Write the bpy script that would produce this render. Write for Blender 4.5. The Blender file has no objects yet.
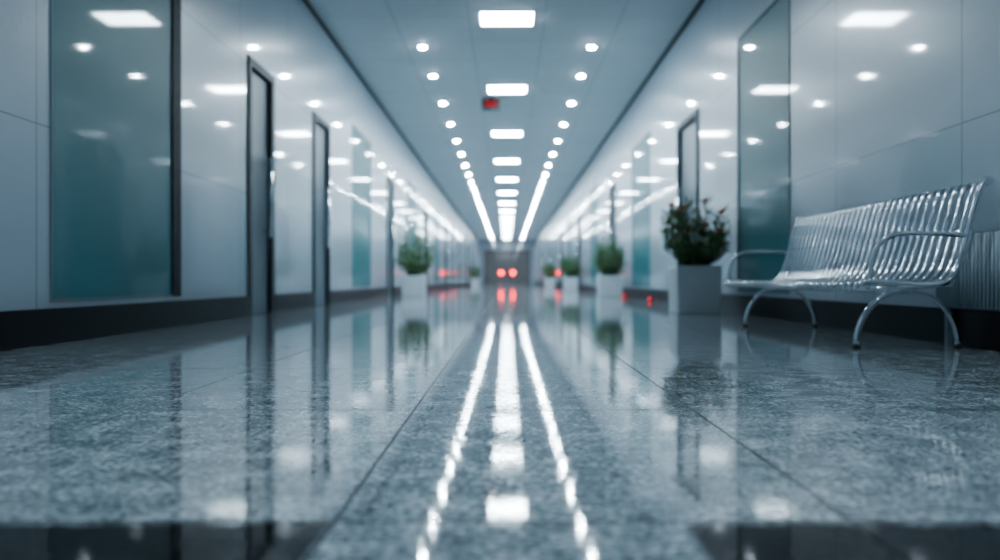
import bpy, bmesh, math, random
from mathutils import Vector, Matrix
S = bpy.context.scene
C = S.collection
random.seed(7)
CAM_H = 0.42; F = 800.0; WL = -3.0; WR = 2.9; CEIL = 4.57; END = 83.0; BACK = -5.0
COOL = (0.785, 0.918, 1.0)

# ---------------------------------------------------------------- materials
def mat(name):
    m = bpy.data.materials.new(name); m.use_nodes = True
    nt = m.node_tree
    return m, nt, nt.nodes['Principled BSDF']
def simple(name, col, rough=0.5, metal=0.0, coat=0.0, noise=0.0, nscale=8.0, spec=0.5):
    m, nt, b = mat(name)
    b.inputs['Roughness'].default_value = rough
    b.inputs['Metallic'].default_value = metal
    b.inputs['Coat Weight'].default_value = coat
    b.inputs['Coat Roughness'].default_value = 0.04
    b.inputs['Specular IOR Level'].default_value = spec
    tc = nt.nodes.new('ShaderNodeTexCoord'); n = nt.nodes.new('ShaderNodeTexNoise')
    n.inputs['Scale'].default_value = nscale; n.inputs['Detail'].default_value = 4
    r = nt.nodes.new('ShaderNodeMix'); r.data_type = 'RGBA'
    k = noise
    r.inputs[6].default_value = (col[0]*(1-k), col[1]*(1-k), col[2]*(1-k), 1)
    r.inputs[7].default_value = (min(1,col[0]*(1+k)), min(1,col[1]*(1+k)), min(1,col[2]*(1+k)), 1)
    nt.links.new(tc.outputs['Object'], n.inputs['Vector'])
    nt.links.new(n.outputs['Fac'], r.inputs[0]); nt.links.new(r.outputs[2], b.inputs['Base Color'])
    return m
def emit(name, col, strength, base=None):
    m, nt, b = mat(name)
    b.inputs['Base Color'].default_value = (*(base or col), 1)
    b.inputs['Emission Color'].default_value = (*col, 1)
    b.inputs['Emission Strength'].default_value = strength
    b.inputs['Specular IOR Level'].default_value = 0.1
    return m
def math_node(nt, op, a, bv=None, cv=None):
    n = nt.nodes.new('ShaderNodeMath'); n.operation = op
    for i, v in enumerate((a, bv, cv)):
        if v is None: continue
        if isinstance(v, (int, float)): n.inputs[i].default_value = v
        else: nt.links.new(v, n.inputs[i])
    return n.outputs[0]
def seam(nt, coord, period, offset, width):
    a = math_node(nt, 'ADD', coord, -offset + period*200 + period/2)
    mo = math_node(nt, 'MODULO', a, period)
    d = math_node(nt, 'ABSOLUTE', math_node(nt, 'SUBTRACT', mo, period/2))
    return math_node(nt, 'LESS_THAN', d, width/2)
def paneled(name, col, seamcol, ax, rough, coat, seams):
    m, nt, b = mat(name)
    b.inputs['Roughness'].default_value = rough
    b.inputs['Coat Weight'].default_value = coat
    b.inputs['Coat Roughness'].default_value = 0.05
    tc = nt.nodes.new('ShaderNodeTexCoord'); sp = nt.nodes.new('ShaderNodeSeparateXYZ')
    nt.links.new(tc.outputs['Object'], sp.inputs[0])
    acc = None
    for (axis, per, off, w) in seams:
        s = seam(nt, sp.outputs[axis], per, off, w)
        acc = s if acc is None else math_node(nt, 'MAXIMUM', acc, s)
    n = nt.nodes.new('ShaderNodeTexNoise'); n.inputs['Scale'].default_value = 0.7; n.inputs['Detail'].default_value = 3
    nt.links.new(tc.outputs['Object'], n.inputs['Vector'])
    r0 = nt.nodes.new('ShaderNodeMix'); r0.data_type = 'RGBA'
    r0.inputs[6].default_value = (*[c*0.93 for c in col], 1); r0.inputs[7].default_value = (*[min(1, c*1.06) for c in col], 1)
    nt.links.new(n.outputs['Fac'], r0.inputs[0])
    r = nt.nodes.new('ShaderNodeMix'); r.data_type = 'RGBA'
    nt.links.new(r0.outputs[2], r.inputs[6]); r.inputs[7].default_value = (*seamcol, 1)
    nt.links.new(acc, r.inputs[0]); nt.links.new(r.outputs[2], b.inputs['Base Color'])
    return m
M = {}
M['wall'] = paneled('glossy wall panel', (0.38, 0.455, 0.515), (0.16, 0.21, 0.245), 0, 0.3, 0.6,
                    [(1, 1.95, 5.1, 0.012), (2, 1.5, 1.42, 0.010)])
M['ceiling'] = paneled('ceiling tile', (0.67, 0.715, 0.74), (0.50, 0.54, 0.56), 0, 0.7, 0.0,
                    [(0, 1.2, 0.6, 0.02), (1, 1.26, 0.0, 0.02)])
M['base'] = simple('dark plinth', (0.008, 0.007, 0.008), 0.3, 0, 0.0, 0.2, spec=0.2)
M['frame'] = simple('anthracite frame', (0.018, 0.022, 0.027), 0.55, 0.0, 0, 0.2, spec=0.15)
M['door_frame'] = simple('dark grey door frame', (0.04, 0.048, 0.056), 0.5, 0.0, 0, 0.2, spec=0.25)
M['alu'] = simple('brushed grey aluminium', (0.18, 0.24, 0.27), 0.55, 0.0, 0, 0.1, spec=0.25)
M['leaf'] = simple('grey door leaf', (0.14, 0.18, 0.21), 0.4, 0, 0.0, 0.1, 2, spec=0.35)
M['glass'] = simple('frosted teal glass', (0.06, 0.20, 0.228), 0.4, 0, 0.42, 0.2, 0.6, spec=0.15)
M['chrome'] = simple('polished chrome', (0.90, 0.94, 0.97), 0.05, 1.0, 0, 0.03)
M['rubber'] = simple('black rubber', (0.02, 0.02, 0.022), 0.6)
M['pot'] = simple('pale grey planter', (0.58, 0.64, 0.68), 0.4, 0, 0.2, 0.08, 5)
M['soil'] = simple('potting soil', (0.03, 0.022, 0.016), 0.9, 0, 0, 0.4, 40)
M['stem'] = simple('plant stem', (0.06, 0.05, 0.025), 0.7, 0, 0, 0.3, 20)
M['foliage'] = simple('mid green leaves', (0.11, 0.22, 0.09), 0.5, 0, 0.0, 0.6, 9)
M['flower'] = simple('red blossom', (0.75, 0.17, 0.06), 0.5, 0, 0, 0.2, 20)
M['white'] = simple('white painted metal', (0.7, 0.78, 0.82), 0.4, 0, 0, 0.04)
M['rib'] = simple('pale ribbed metal', (0.42, 0.50, 0.55), 0.35, 0.0, 0, 0.05)
M['panel_light'] = emit('panel diffuser light', COOL, 74.0)
M['spot_light'] = emit('downlight lens light', COOL, 820.0)
M['red_light'] = emit('red lamp light', (1.0, 0.012, 0.016), 17.0)
M['red_small'] = emit('small red light', (1.0, 0.01, 0.01), 4.0)
M['red_sign'] = emit('dim red sign face', (1.0, 0.0, 0.001), 0.3, (0.02, 0.0, 0.0))
M['lobby_glass'] = simple('brownish lobby glass', (0.15, 0.145, 0.15), 0.3, 0, 0.3, 0.2)
M['lobby_frame'] = simple('grey lobby door frame', (0.10, 0.11, 0.12), 0.4, 0, 0, 0.1)

def granite():
    m, nt, b = mat('polished granite tiles')
    tc = nt.nodes.new('ShaderNodeTexCoord'); sp = nt.nodes.new('ShaderNodeSeparateXYZ')
    nt.links.new(tc.outputs['Object'], sp.inputs[0])
    def noise(scale, det, ro):
        n = nt.nodes.new('ShaderNodeTexNoise'); n.inputs['Scale'].default_value = scale; n.inputs['Detail'].default_value = det; n.inputs['Roughness'].default_value = ro
        nt.links.new(tc.outputs['Object'], n.inputs['Vector']); return n.outputs['Fac']
    n1 = noise(58, 4, 0.7); n2 = noise(9, 5, 0.65); n3 = noise(2.5, 3, 0.5)
    mixn = math_node(nt, 'ADD', math_node(nt, 'MULTIPLY', n1, 0.65), math_node(nt, 'MULTIPLY', n2, 0.35))
    cr = nt.nodes.new('ShaderNodeValToRGB'); e = cr.color_ramp.elements
    e[0].position = 0.40; e[0].color = (0.05, 0.063, 0.073, 1)
    e[1].position = 0.60; e[1].color = (0.50, 0.57, 0.61, 1)
    k = e.new(0.49); k.color = (0.21, 0.255, 0.283, 1)
    nt.links.new(mixn, cr.inputs[0])
    y = sp.outputs[1]; x = sp.outputs[0]
    yn = math_node(nt, 'ADD', y, math_node(nt, 'MULTIPLY', math_node(nt, 'SUBTRACT', n2, 0.5), 0.08))
    def sstep(v, lo, hi):
        r = nt.nodes.new('ShaderNodeMapRange'); r.interpolation_type = 'SMOOTHSTEP'; nt.links.new(v, r.inputs[0])
        r.inputs[1].default_value = lo; r.inputs[2].default_value = hi; return r.outputs[0]
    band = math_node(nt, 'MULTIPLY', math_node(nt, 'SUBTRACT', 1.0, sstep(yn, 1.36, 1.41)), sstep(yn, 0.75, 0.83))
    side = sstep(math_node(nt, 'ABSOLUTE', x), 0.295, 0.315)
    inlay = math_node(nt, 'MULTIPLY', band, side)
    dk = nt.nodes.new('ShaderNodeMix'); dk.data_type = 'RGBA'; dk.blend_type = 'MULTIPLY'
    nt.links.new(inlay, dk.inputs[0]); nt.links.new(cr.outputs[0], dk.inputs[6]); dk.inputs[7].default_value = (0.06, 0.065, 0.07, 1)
    s1 = seam(nt, x, 0.9, -0.3, 0.008); s2 = seam(nt, y, 1.2, 0.19, 0.011)
    sm = math_node(nt, 'MAXIMUM', s1, s2)
    fin = nt.nodes.new('ShaderNodeMix'); fin.data_type = 'RGBA'
    nt.links.new(math_node(nt, 'MULTIPLY', sm, 0.9), fin.inputs[0]); nt.links.new(dk.outputs[2], fin.inputs[6]); fin.inputs[7].default_value = (0.015, 0.02, 0.024, 1)
    nt.links.new(fin.outputs[2], b.inputs['Base Color'])
    rr = nt.nodes.new('ShaderNodeMapRange'); rr.inputs[1].default_value = 0.42; rr.inputs[2].default_value = 0.58
    rr.inputs[3].default_value = 0.015; rr.inputs[4].default_value = 0.07
    nt.links.new(mixn, rr.inputs[0])
    nt.links.new(math_node(nt, 'ADD', rr.outputs[0], math_node(nt, 'MULTIPLY', sm, 0.4)), b.inputs['Roughness'])
    sr = nt.nodes.new('ShaderNodeMapRange'); sr.inputs[1].default_value = 0.42; sr.inputs[2].default_value = 0.58
    sr.inputs[3].default_value = 0.72; sr.inputs[4].default_value = 0.22
    nt.links.new(mixn, sr.inputs[0])
    nt.links.new(math_node(nt, 'MULTIPLY', sr.outputs[0], math_node(nt, 'SUBTRACT', 1.0, math_node(nt, 'MAXIMUM', math_node(nt, 'MULTIPLY', inlay, 0.85), math_node(nt, 'MULTIPLY', sm, 0.85)))), b.inputs['Specular IOR Level'])
    bp = nt.nodes.new('ShaderNodeBump'); bp.inputs['Strength'].default_value = 0.13; bp.inputs['Distance'].default_value = 0.003
    nt.links.new(math_node(nt, 'ADD', n2, math_node(nt, 'MULTIPLY', n3, 1.5)), bp.inputs['Height']); nt.links.new(bp.outputs[0], b.inputs['Normal'])
    return m
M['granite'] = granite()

# ---------------------------------------------------------------- helpers
def box(bm, x0, x1, y0, y1, z0, z1):
    vs = [bm.verts.new(p) for p in ((x0,y0,z0),(x1,y0,z0),(x1,y1,z0),(x0,y1,z0),(x0,y0,z1),(x1,y0,z1),(x1,y1,z1),(x0,y1,z1))]
    for f in ((0,3,2,1),(4,5,6,7),(0,1,5,4),(1,2,6,5),(2,3,7,6),(3,0,4,7)): bm.faces.new([vs[i] for i in f])
def smooth_path(pts, sub=6):
    pts = [Vector(p) for p in pts]; out = []
    for i in range(len(pts)-1):
        p0 = pts[max(i-1,0)]; p1 = pts[i]; p2 = pts[i+1]; p3 = pts[min(i+2,len(pts)-1)]
        for k in range(sub):
            t = k/sub
            out.append(0.5*((2*p1)+(p2-p0)*t+(2*p0-5*p1+4*p2-p3)*t*t+(3*p1-p0-3*p2+p3)*t**3))
    out.append(pts[-1]); return out
def tube(bm, pts, r, n=10, ref=Vector((0,1,0)), sx=1.0):
    rings = []
    for i, p in enumerate(pts):
        t = (pts[min(i+1,len(pts)-1)] - pts[max(i-1,0)]).normalized()
        a = ref - t*ref.dot(t)
        if a.length < 1e-4: a = Vector((1,0,0)) - t*t.x
        if a.length < 1e-4: a = Vector((0,0,1)) - t*t.z
        a.normalize(); b = t.cross(a)
        rings.append([bm.verts.new(p + a*math.cos(2*math.pi*k/n)*r*sx + b*math.sin(2*math.pi*k/n)*r) for k in range(n)])
    for i in range(len(rings)-1):
        for k in range(n):
            f = bm.faces.new((rings[i][k], rings[i][(k+1)%n], rings[i+1][(k+1)%n], rings[i+1][k])); f.smooth = True
    bm.faces.new(rings[0][::-1]); bm.faces.new(rings[-1])
def lathe(bm, prof, cx, cy, n=24):
    rings = [[bm.verts.new((cx+r*math.cos(2*math.pi*k/n), cy+r*math.sin(2*math.pi*k/n), z)) for k in range(n)] for r, z in prof]
    for i in range(len(rings)-1):
        for k in range(n): bm.faces.new((rings[i][k], rings[i][(k+1)%n], rings[i+1][(k+1)%n], rings[i+1][k]))
    return rings
def obj(name, bm, m, parent=None, bevel=0.0):
    bmesh.ops.recalc_face_normals(bm, faces=bm.faces[:])
    me = bpy.data.meshes.new(name); bm.to_mesh(me); bm.free()
    me.materials.append(M[m]); o = bpy.data.objects.new(name, me); C.objects.link(o)
    if parent: o.parent = parent
    if bevel:
        md = o.modifiers.new('bevel', 'BEVEL'); md.width = bevel; md.segments = 2; md.limit_method = 'ANGLE'
    return o
def tag(o, label, cat, group=None, kind=None):
    o['label'] = label; o['category'] = cat
    if group: o['group'] = group
    if kind: o['kind'] = kind
    return o
def empty(name, loc):
    o = bpy.data.objects.new(name, None); C.objects.link(o); o.location = loc; o.empty_display_size = 0.1; return o
def copy_tree(o, parent=None):
    c = o.copy(); C.objects.link(c)
    if parent: c.parent = parent
    for ch in list(o.children): copy_tree(ch, c)
    return c
ORD = ['nearest','second','third','fourth','fifth','sixth','seventh','eighth','ninth','tenth','eleventh','twelfth']

# ---------------------------------------------------------------- setting
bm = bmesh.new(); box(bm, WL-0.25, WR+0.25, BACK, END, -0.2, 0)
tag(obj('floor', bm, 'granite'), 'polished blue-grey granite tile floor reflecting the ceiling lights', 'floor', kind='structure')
bm = bmesh.new(); box(bm, WL-0.25, WR+0.25, BACK, END, CEIL, CEIL+0.2)
tag(obj('ceiling', bm, 'ceiling'), 'long grey tiled ceiling over the corridor', 'ceiling', kind='structure')

DZ = 3.02; G0 = 0.27; G1 = 3.45
left_open = [('g',5.25,7.35),('d',9.25,10.28),('d',12.35,13.5),('g',15.5,17.6),('d',20.0,21.1),('g',24,26.2),('d',29,30.1),('g',33,35.2),('d',38.5,39.6),('g',43,45.2),('d',49,50.1),('g',54,56.2),('d',60,61.1),('g',65,67.2),('d',72,73.1)]
right_open = [('g',8.2,10.05),('d',12.1,13.6),('g',16.2,18.5),('d',21.4,22.5),('g',25.5,27.7),('d',31.5,32.6),('g',36,38.2),('d',42,43.1),('g',47,49.2),('d',53,54.1),('g',58,60.2),('d',65,66.1),('g',70,72.2)]
def make_wall(name, W, sgn, opens, label):
    bm = bmesh.new(); t = 0.25
    def seg(y0, y1, z0, z1):
        a, b = sorted((W, W+sgn*t)); box(bm, a, b, y0, y1, z0, z1)
    prev = BACK
    for k, y0, y1 in opens:
        seg(prev, y0, 0, CEIL)
        if k == 'd': seg(y0, y1, DZ, CEIL)
        else: seg(y0, y1, 0, G0); seg(y0, y1, G1, CEIL)
        prev = y1
    seg(prev, END, 0, CEIL)
    return tag(obj(name, bm, 'wall'), label, 'wall', kind='structure')
make_wall('wall_left', WL, -1, left_open, 'glossy pale blue panelled wall on the left of the corridor')
make_wall('wall_right', WR, 1, right_open, 'glossy pale blue panelled wall behind the steel bench')
bm = bmesh.new(); box(bm, WL-0.25, WR+0.25, BACK-0.2, BACK, -0.2, CEIL+0.2)
tag(obj('wall_back', bm, 'wall'), 'plain panelled wall closing the corridor behind the viewer', 'wall', kind='structure')
bm = bmesh.new(); box(bm, WL-0.25, WR+0.25, END, END+0.2, -0.2, CEIL+0.2)
tag(obj('wall_end', bm, 'wall'), 'pale end wall above the glazed entrance at the far end', 'wall', kind='structure')
def baseboard(name, W, sgn, opens, label):
    bm = bmesh.new(); prev = BACK
    for k, y0, y1 in [o for o in opens if o[0] == 'd'] + [('d', END, END)]:
        a, b = sorted((W, W-sgn*0.025)); box(bm, a, b, prev, y0, 0, 0.235); prev = y1
    tag(obj(name, bm, 'base'), label, 'baseboard', kind='structure')
baseboard('baseboard_left', WL, -1, left_open, 'dark skirting along the foot of the left wall')
baseboard('baseboard_right', WR, 1, right_open, 'dark skirting along the foot of the right wall behind bench')
for i, (W, sgn, nm) in enumerate(((WL,-1,'left'), (WR,1,'right'))):
    bm = bmesh.new(); a, b = sorted((W, W-sgn*0.045)); box(bm, a, b, BACK, END, CEIL-0.045, CEIL)
    tag(obj('trim_%d' % (i+1), bm, 'door_frame'), 'dark strip where the %s wall meets the ceiling' % nm, 'trim', kind='structure')

cnt = {'d':0, 'g':0}
for W, sgn, opens, side in ((WL,-1,left_open,'left'), (WR,1,right_open,'right')):
    nd = ng = 0
    for k, y0, y1 in opens:
        cnt[k] += 1; ym = (y0+y1)/2; L = y1-y0
        def X(a, b): return sorted((sgn*a, sgn*b))
        if k == 'd':
            r = empty('door_%d' % cnt['d'], (W, ym, 0)); w = ORD[nd]; nd += 1
            tag(r, 'tall grey door in dark frame, %s one along the %s wall' % (w, side), 'door', kind='structure')
            bm = bmesh.new(); a, b = X(-0.02, 0.2)
            box(bm, a, b, -L/2, -L/2+0.11, 0, DZ-0.10); box(bm, a, b, L/2-0.14, L/2, 0, DZ-0.10); box(bm, a, b, -L/2, L/2, DZ-0.10, DZ)
            obj('door_frame', bm, 'door_frame', r)
            bm = bmesh.new(); a, b = X(0.03, 0.08); box(bm, a, b, -L/2+0.11, L/2-0.14, 0.005, DZ-0.10)
            obj('door_leaf', bm, 'leaf', r)
            bm = bmesh.new(); xh = sgn*-0.055; yh = L/2-0.30
            tube(bm, [Vector((xh,yh,0.95)), Vector((xh,yh,1.95))], 0.03)
            for z in (1.02, 1.88): tube(bm, [Vector((xh,yh,z)), Vector((sgn*0.03,yh,z))], 0.014)
            obj('door_handle', bm, 'chrome', r)
        else:
            r = empty('window_%d' % cnt['g'], (W, ym, G0)); w = ORD[ng]; ng += 1
            tag(r, 'tall frosted teal glass panel, %s one along the %s wall' % (w, side), 'window', kind='structure')
            first_left = (side == 'left' and ng == 1)
            H = G1-G0; a, b = X(-0.008, 0.12); fw = 0.03; fr = 0.18 if first_left else 0.03
            bm = bmesh.new()
            box(bm, a, b, -L/2, -L/2+0.02, 0, H)
            box(bm, a, b, -L/2+0.02, L/2-fr, 0, 0.02); box(bm, a, b, -L/2+0.02, L/2-fr, H-fw, H)
            if not first_left: box(bm, a, b, L/2-fr, L/2, 0, H)
            obj('window_frame', bm, 'alu', r)
            if first_left:
                bm = bmesh.new(); box(bm, a, b, L/2-fr, L/2, 0, H); q = obj('mullion', bm, 'frame', r); q['label'] = 'wide near-black upright edge'
            bm = bmesh.new(); a, b = X(0.005, 0.035); box(bm, a, b, -L/2+0.02, L/2-fr, 0.02, H-fw)
            obj('window_pane', bm, 'glass', r)

# entrance at the far end
r = empty('door_%d' % (cnt['d']+1), (0, END, 0))
tag(r, 'wide grey-brown glazed double doors closing the far end of corridor', 'door', kind='structure')
bm = bmesh.new()
for x in (-2.4, -1.25, 1.15, 2.3): box(bm, x, x+0.1, -0.16, 0, 0, 3.2)
box(bm, -2.4, 2.4, -0.16, 0, 3.2, 3.5); box(bm, -2.3, 2.3, -0.16, 0, 2.3, 2.4)
obj('door_frame', bm, 'lobby_frame', r)
for x0, x1 in ((-1.15, -0.005), (0.005, 1.15)):
    bm = bmesh.new(); box(bm, x0, x1, -0.10, -0.04, 0.01, 2.3); lf = obj('door_leaf', bm, 'lobby_glass', r)
    bm = bmesh.new(); xh = -0.1 if x0 < 0 else 0.1; tube(bm, [Vector((xh,-0.14,0.9)), Vector((xh,-0.14,1.5))], 0.02)
    for z in (0.95, 1.45): tube(bm, [Vector((xh,-0.14,z)), Vector((xh,-0.10,z))], 0.012)
    obj('door_handle', bm, 'chrome', lf)
for x0, x1 in ((-2.3,-1.25),(1.25,2.3)):
    bm = bmesh.new(); box(bm, x0, x1, -0.09, -0.05, 0.01, 2.3); obj('side_glass', bm, 'lobby_glass', r)
bm = bmesh.new(); box(bm, -2.3, 2.3, -0.09, -0.05, 2.4, 3.2); obj('transom_glass', bm, 'lobby_glass', r)

# ---------------------------------------------------------------- ceiling lights
def make_panel():
    r = empty('ceiling_panel_light', (0,0,CEIL)); h = 0.43; d = 0.31
    bm = bmesh.new()
    for a in ((-h,-h+0.03,-d,d),(h-0.03,h,-d,d),(-h+0.03,h-0.03,-d,-d+0.03),(-h+0.03,h-0.03,d-0.03,d)): box(bm, *a, -0.02, 0)
    obj('light_frame', bm, 'white', r)
    bm = bmesh.new(); q = h-0.03; box(bm, -q, q, -d+0.03, d-0.03, -0.03, 0); obj('diffuser', bm, 'panel_light', r)
    return r
pan = make_panel(); first = True
GP = 'rectangular panel lights along the ceiling'
for k, y in enumerate([12.65, 17.35, 22.6] + [27.8+5.08*j for j in range(11)]):
    o = pan if first else copy_tree(pan); first = False
    o.location = (0, y, CEIL)
    if k < 8: tag(o, 'rectangular white panel light on the ceiling centre line, %s in view from the camera' % ORD[k], 'ceiling light', GP)
    else: tag(o, 'tiny distant panel light near the far end of the ceiling centre line', 'ceiling light', GP)
def make_down():
    r = empty('recessed_downlight', (0,0,CEIL))
    bm = bmesh.new(); lathe(bm, [(0.062,0),(0.10,0),(0.10,-0.014),(0.062,-0.024),(0.062,0)], 0, 0); obj('trim_ring', bm, 'white', r)
    bm = bmesh.new(); R = lathe(bm, [(0.06,0),(0.06,-0.022),(0.045,-0.030),(0.02,-0.034)], 0, 0); bm.faces.new(R[0]); bm.faces.new(R[-1]); obj('lens', bm, 'spot_light', r)
    return r
dn = make_down(); first = True
ys = [14.2] + [16.2+2.52*k for k in range(26)]
fill_beam = bpy.data.lights.new('fill_beam', 'SPOT'); fill_beam.energy = 90; fill_beam.spot_size = math.radians(70); fill_beam.spot_blend = 1.0  # added fill spot for the near floor, hung under the unseen downlights
fill_beam.shadow_soft_size = 0.07; fill_beam.color = COOL
extra = []
for side, x in (('left',-1.5), ('right',1.5)):
    g = 'round downlights in the %s ceiling row' % side
    for i, y in enumerate(ys):
        o = dn if first else copy_tree(dn); first = False
        o.location = (x, y, CEIL)
        if i < 10: tag(o, 'round bright downlight in the %s ceiling row, %s in view from the camera' % (side, ORD[i]), 'downlight', g)
        else: tag(o, 'tiny distant downlight toward the far end of the %s ceiling row' % side, 'downlight', g)
    for y in (1.04, 3.56):  # unseen downlights, added overhead to brighten the near floor and bench
        o = copy_tree(dn); o.location = (x, y, CEIL)
        tag(o, 'added downlight in line with the %s ceiling row overhead, beyond the top of the view' % side, 'downlight', g)
        extra.append(o)
for o in extra:
    l = bpy.data.objects.new('fill_beam', fill_beam); C.objects.link(l); l.parent = o; l.location = (0, 0, -0.09)

# red ceiling sign, end lamps, red indicator lights
r = tag(empty('ceiling_sign', (-0.36, 18.2, CEIL)), 'small dark ceiling sign box glowing red beside the second panel light', 'sign')
bm = bmesh.new(); box(bm, -0.21, 0.21, -0.05, 0.05, -0.28, -0.04); box(bm, -0.06, 0.06, -0.03, 0.03, -0.04, 0); obj('sign_housing', bm, 'frame', r)
bm = bmesh.new(); box(bm, -0.14, 0.14, -0.058, -0.05, -0.22, -0.09); obj('sign_face', bm, 'red_sign', r)
def disc_lamp(name, loc, rad, axis, m):
    r = empty(name, loc)
    bm = bmesh.new(); R = lathe(bm, [(rad*1.2,0),(rad*1.2,-0.03),(rad,-0.04)], 0, 0, 20); bm.faces.new(R[0]); bm.faces.new(R[-1]); obj('housing', bm, 'frame', r)
    bm = bmesh.new(); R = lathe(bm, [(rad,-0.04),(rad*0.8,-0.04-rad*0.25),(rad*0.4,-0.04-rad*0.36)], 0, 0, 20); bm.faces.new(R[0]); bm.faces.new(R[-1]); obj('lens', bm, m, r)
    r.rotation_euler = axis
    return r
for x, s in ((-0.6,'left'), (0.6,'right')):
    tag(disc_lamp('red_lamp', (x, END-0.10, 1.17), 0.20, (-math.pi/2,0,0), 'red_light'), 'round red lamp glowing on the %s leaf of the far doors' % s, 'lamp', 'pair of red lamps at the far end')
for y, z, lab in ((15.9,0.05,'small red indicator light on the right skirting, the nearer of two'), (19.4,0.05,'small red indicator light on the right skirting, the farther of two')):
    tag(disc_lamp('indicator_light', (WR-0.025, y, z), 0.033, (0,math.pi/2,0), 'red_small'), lab, 'indicator light', 'red indicator lights low on the wall')

# ribbed radiator low on the right wall
r = tag(empty('ribbed_radiator', (WR-0.027, 4.7, 0.0)), 'pale vertically ribbed radiator standing at the wall behind the near bench end', 'radiator')
bm = bmesh.new(); box(bm, -0.012, 0, -0.75, 0.62, 0.24, 0.71); obj('back_plate', bm, 'alu', r)
for y in (-0.6, 0.47):
    bm = bmesh.new(); box(bm, -0.035, 0, y-0.02, y+0.02, 0, 0.24); obj('foot', bm, 'alu', r)
bm = bmesh.new()
for i in range(34):
    y = -0.74+0.04*i; tube(bm, [Vector((-0.02,y+0.02,0.245)), Vector((-0.02,y+0.02,0.705))], 0.011, 8)
obj('rib_panel', bm, 'rib', r)

# ---------------------------------------------------------------- bench
def make_bench():
    y0, y1 = 4.62, 7.55; ym = (y0+y1)/2; xm = 2.42
    r = empty('steel_bench', (xm, ym, 0))
    tag(r, 'polished steel slatted waiting bench with arched legs against the right wall', 'bench')
    L = (y1-y0)/2
    seatp = smooth_path([(-0.35,0,0.365),(-0.372,0,0.388),(-0.34,0,0.408),(-0.22,0,0.405),(-0.05,0,0.395),(0.06,0,0.397),(0.13,0,0.425)], 5)
    backp = smooth_path([(0.13,0,0.425),(0.18,0,0.49),(0.215,0,0.58),(0.25,0,0.71),(0.285,0,0.84),(0.315,0,0.945),(0.34,0,0.992),(0.368,0,0.998)], 4)
    n = 30
    for nm, p in (('seat', seatp), ('backrest', backp)):
        bm = bmesh.new()
        for i in range(n):
            y = -L+0.085+(2*L-0.17)*i/(n-1)
            tube(bm, [v+Vector((0,y,0)) for v in p], 0.006, 12, sx=3.0)
        obj(nm, bm, 'chrome', r)
    for nm, x, z, rad in (('front_rail', -0.335, 0.372, 0.017), ('seat_rail', 0.14, 0.40, 0.018), ('top_rail', 0.368, 0.983, 0.016), ('back_rail', 0.268, 0.71, 0.009)):
        bm = bmesh.new(); tube(bm, [Vector((x,-L,z)), Vector((x,L,z))], rad, 12, ref=Vector((1,0,0))); obj(nm, bm, 'chrome', r)
    full = smooth_path([(-0.335,0,0.372),(-0.372,0,0.388),(-0.34,0,0.41),(-0.22,0,0.404),(-0.05,0,0.392),(0.06,0,0.394),(0.13,0,0.42),(0.18,0,0.49),(0.215,0,0.58),(0.25,0,0.71),(0.285,0,0.84),(0.315,0,0.945),(0.345,0,1.0),(0.385,0,1.0)], 5)
    for s in (-1, 1):
        bm = bmesh.new(); tube(bm, [v+Vector((0,s*L,0)) for v in full], 0.019, 12); obj('end_frame', bm, 'chrome', r)
        bm = bmesh.new()
        arm = smooth_path([(0.245,0,0.675),(0.12,0,0.685),(-0.05,0,0.69),(-0.17,0,0.682),(-0.25,0,0.645),(-0.295,0,0.58),(-0.315,0,0.50),(-0.325,0,0.41)], 6)
        tube(bm, [v+Vector((0,s*L,0)) for v in arm], 0.016, 12); obj('armrest', bm, 'chrome', r)
        bm = bmesh.new(); yl = s*(L-0.32); cx = 0.05
        arch = [Vector((cx-0.315*math.cos(math.pi*k/28), yl, 0.012+0.345*math.sin(math.pi*k/28))) for k in range(29)]
        tube(bm, arch, 0.018, 12); lg = obj('leg', bm, 'chrome', r)
        for x in (cx-0.315, cx+0.315):
            bm = bmesh.new(); R = lathe(bm, [(0.026,0),(0.026,0.012),(0.02,0.018)], x, yl, 14); bm.faces.new(R[0]); bm.faces.new(R[-1]); obj('foot', bm, 'rubber', lg)
        bm = bmesh.new(); tube(bm, [Vector((-0.335,yl,0.372)), Vector((cx,yl,0.362)), Vector((0.14,yl,0.395))], 0.014, 10); obj('bracket', bm, 'chrome', r)
    bm = bmesh.new(); tube(bm, [Vector((0.05,-L+0.32,0.352)), Vector((0.05,L-0.32,0.352))], 0.02, 12, ref=Vector((1,0,0))); obj('stretcher', bm, 'chrome', r)
    return r
make_bench()

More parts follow.
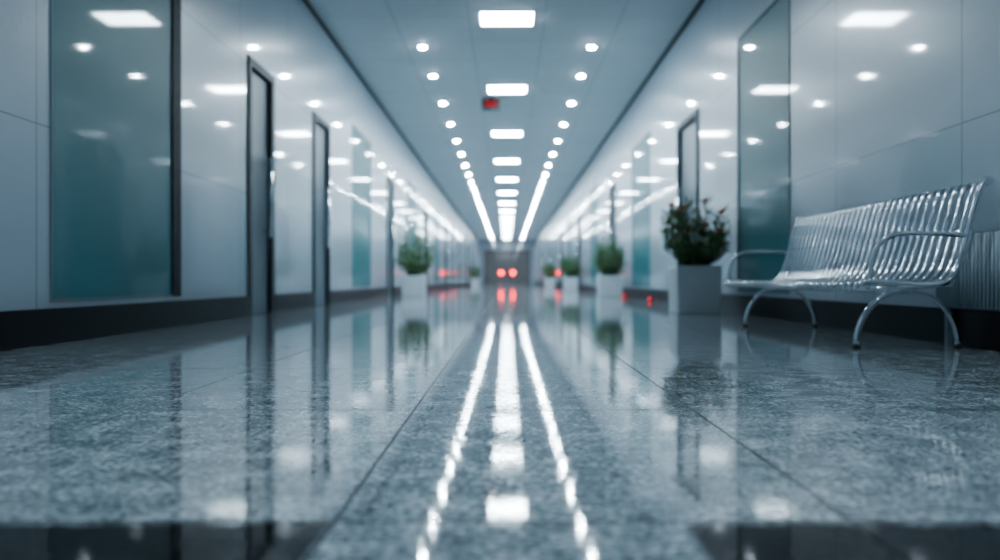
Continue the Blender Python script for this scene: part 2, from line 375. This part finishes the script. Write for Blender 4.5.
# ---------------------------------------------------------------- potted plants
def make_plant(seed, flower=True, hh=0.92, rr=0.34, lim=0.43, h=0.6, ns=52):
    rng = random.Random(seed)
    r = empty('potted_plant', (0,0,0))
    bm = bmesh.new(); a, b, t = 0.27, 0.28, 0.035
    def ring(s, z): return [bm.verts.new((x*s, y*s, z)) for x, y in ((-1,-1),(1,-1),(1,1),(-1,1))]
    R = [ring(a,0), ring(b,h), ring(b-t,h), ring(b-t-0.01,h-0.07)]
    for i in range(3):
        for k in range(4): bm.faces.new((R[i][k], R[i][(k+1)%4], R[i+1][(k+1)%4], R[i+1][k]))
    bm.faces.new(R[0]); bm.faces.new(R[3]); obj('pot', bm, 'pot', r, 0.008)
    bm = bmesh.new(); q = b-t-0.015; box(bm, -q, q, -q, q, h-0.068, h-0.045); obj('soil', bm, 'soil', r)
    def clamp(v):
        q = math.hypot(v.x, v.y)
        if q > lim: v = Vector((v.x*lim/q, v.y*lim/q, v.z))
        return v
    bs = bmesh.new(); bl = bmesh.new(); tips = []
    for i in range(ns):
        az = rng.uniform(0, 2*math.pi); spread = rng.random()**0.5*rr; top = hh*(1-0.40*(spread/rr)**2)*rng.uniform(0.45, 1.12)
        base = Vector((rng.uniform(-0.06,0.06), rng.uniform(-0.06,0.06), h-0.06))
        tip = Vector((spread*math.cos(az), spread*math.sin(az), h+top))
        mid = base.lerp(tip, 0.5) + Vector((math.cos(az), math.sin(az), 0))*0.5*spread
        path = smooth_path([base, mid, tip], 6); tube(bs, path, 0.005, 4)
        for j in range(24):
            t = 0.15+0.85*j/23; p = path[min(len(path)-1, int(t*(len(path)-1)))].copy()
            p += Vector((rng.gauss(0,0.012), rng.gauss(0,0.012), rng.gauss(0,0.02)))
            d = Vector((rng.gauss(0,1), rng.gauss(0,1), rng.uniform(0.1,2.0))).normalized()
            w = d.cross(Vector((rng.gauss(0,1), rng.gauss(0,1), rng.gauss(0,1)))).normalized()
            l = rng.uniform(0.09, 0.21); ww = rng.uniform(0.007, 0.014)
            v = [bl.verts.new(clamp(z)) for z in (p, p+d*l*0.45+w*ww, p+d*l, p+d*l*0.45-w*ww)]
            bl.faces.new(v)
        if flower and i % 5 == 0: tips.append(clamp(tip))
    obj('stems', bs, 'stem', r); obj('foliage', bl, 'foliage', r)
    for tip in tips:
        bf = bmesh.new()
        for q in range(11):
            az = q*2.4; ln = 0.085; d = Vector((math.cos(az)*0.8, math.sin(az)*0.8, 0.35+0.2*(q%3))).normalized(); w = d.cross(Vector((0,0,1))).normalized()*0.024
            c = bf.verts.new(tip) if q == 0 else c
            bf.faces.new((c, bf.verts.new(tip+d*ln*0.6+w), bf.verts.new(tip+d*ln), bf.verts.new(tip+d*ln*0.6-w)))
        obj('flower', bf, 'flower', r)
    return r
G = 'potted plants along the corridor walls'
pA = make_plant(3, True, 0.90, 0.43, 0.46, ns=60); pA.location = (2.40, 10.25, 0); tag(pA, 'largest bushy plant with red blossoms in square pale pot beyond the bench', 'potted plant', G)
pB = make_plant(5, False, 0.92, 0.40, h=0.53); pB.location = (2.42, 18.9, 0); tag(pB, 'bushy green plant in pale pot, second from the bench along the right wall', 'potted plant', G)
pC = make_plant(8, False, 1.08, 0.47, 0.5, h=0.53); pC.location = (-2.25, 19.4, 0); tag(pC, 'bushy green plant in pale square pot against the left wall', 'potted plant', G)
for src, x, y, lab in ((pB, 2.42, 30.5, 'small distant potted plant, third from the bench along the right wall'), (pB, 2.4, 45.0, 'tiny far potted plant, last along the right wall'), (pC, -2.4, 60.0, 'tiny far potted plant near the end of the left wall')):
    o = copy_tree(src); o.location = (x, y, 0); o.rotation_euler.z = 0; tag(o, lab, 'potted plant', G)

# ---------------------------------------------------------------- world + camera
w = bpy.data.worlds.new('World'); S.world = w; w.use_nodes = True
w.node_tree.nodes['Background'].inputs[0].default_value = (0.35, 0.5, 0.6, 1); w.node_tree.nodes['Background'].inputs[1].default_value = 0.05
cd = bpy.data.cameras.new('camera'); cam = bpy.data.objects.new('camera', cd); C.objects.link(cam)
cam.location = (0, 0, CAM_H); cam.rotation_euler = (math.pi/2, 0, 0)
cd.sensor_width = 36; cd.lens = 36*F/1000; cd.shift_x = -0.007; cd.clip_end = 300; cd.clip_start = 0.05
cd.dof.use_dof = True; cd.dof.focus_distance = 3.0; cd.dof.aperture_fstop = 1.15
S.camera = cam
S.view_settings.look = 'AgX - Medium High Contrast'
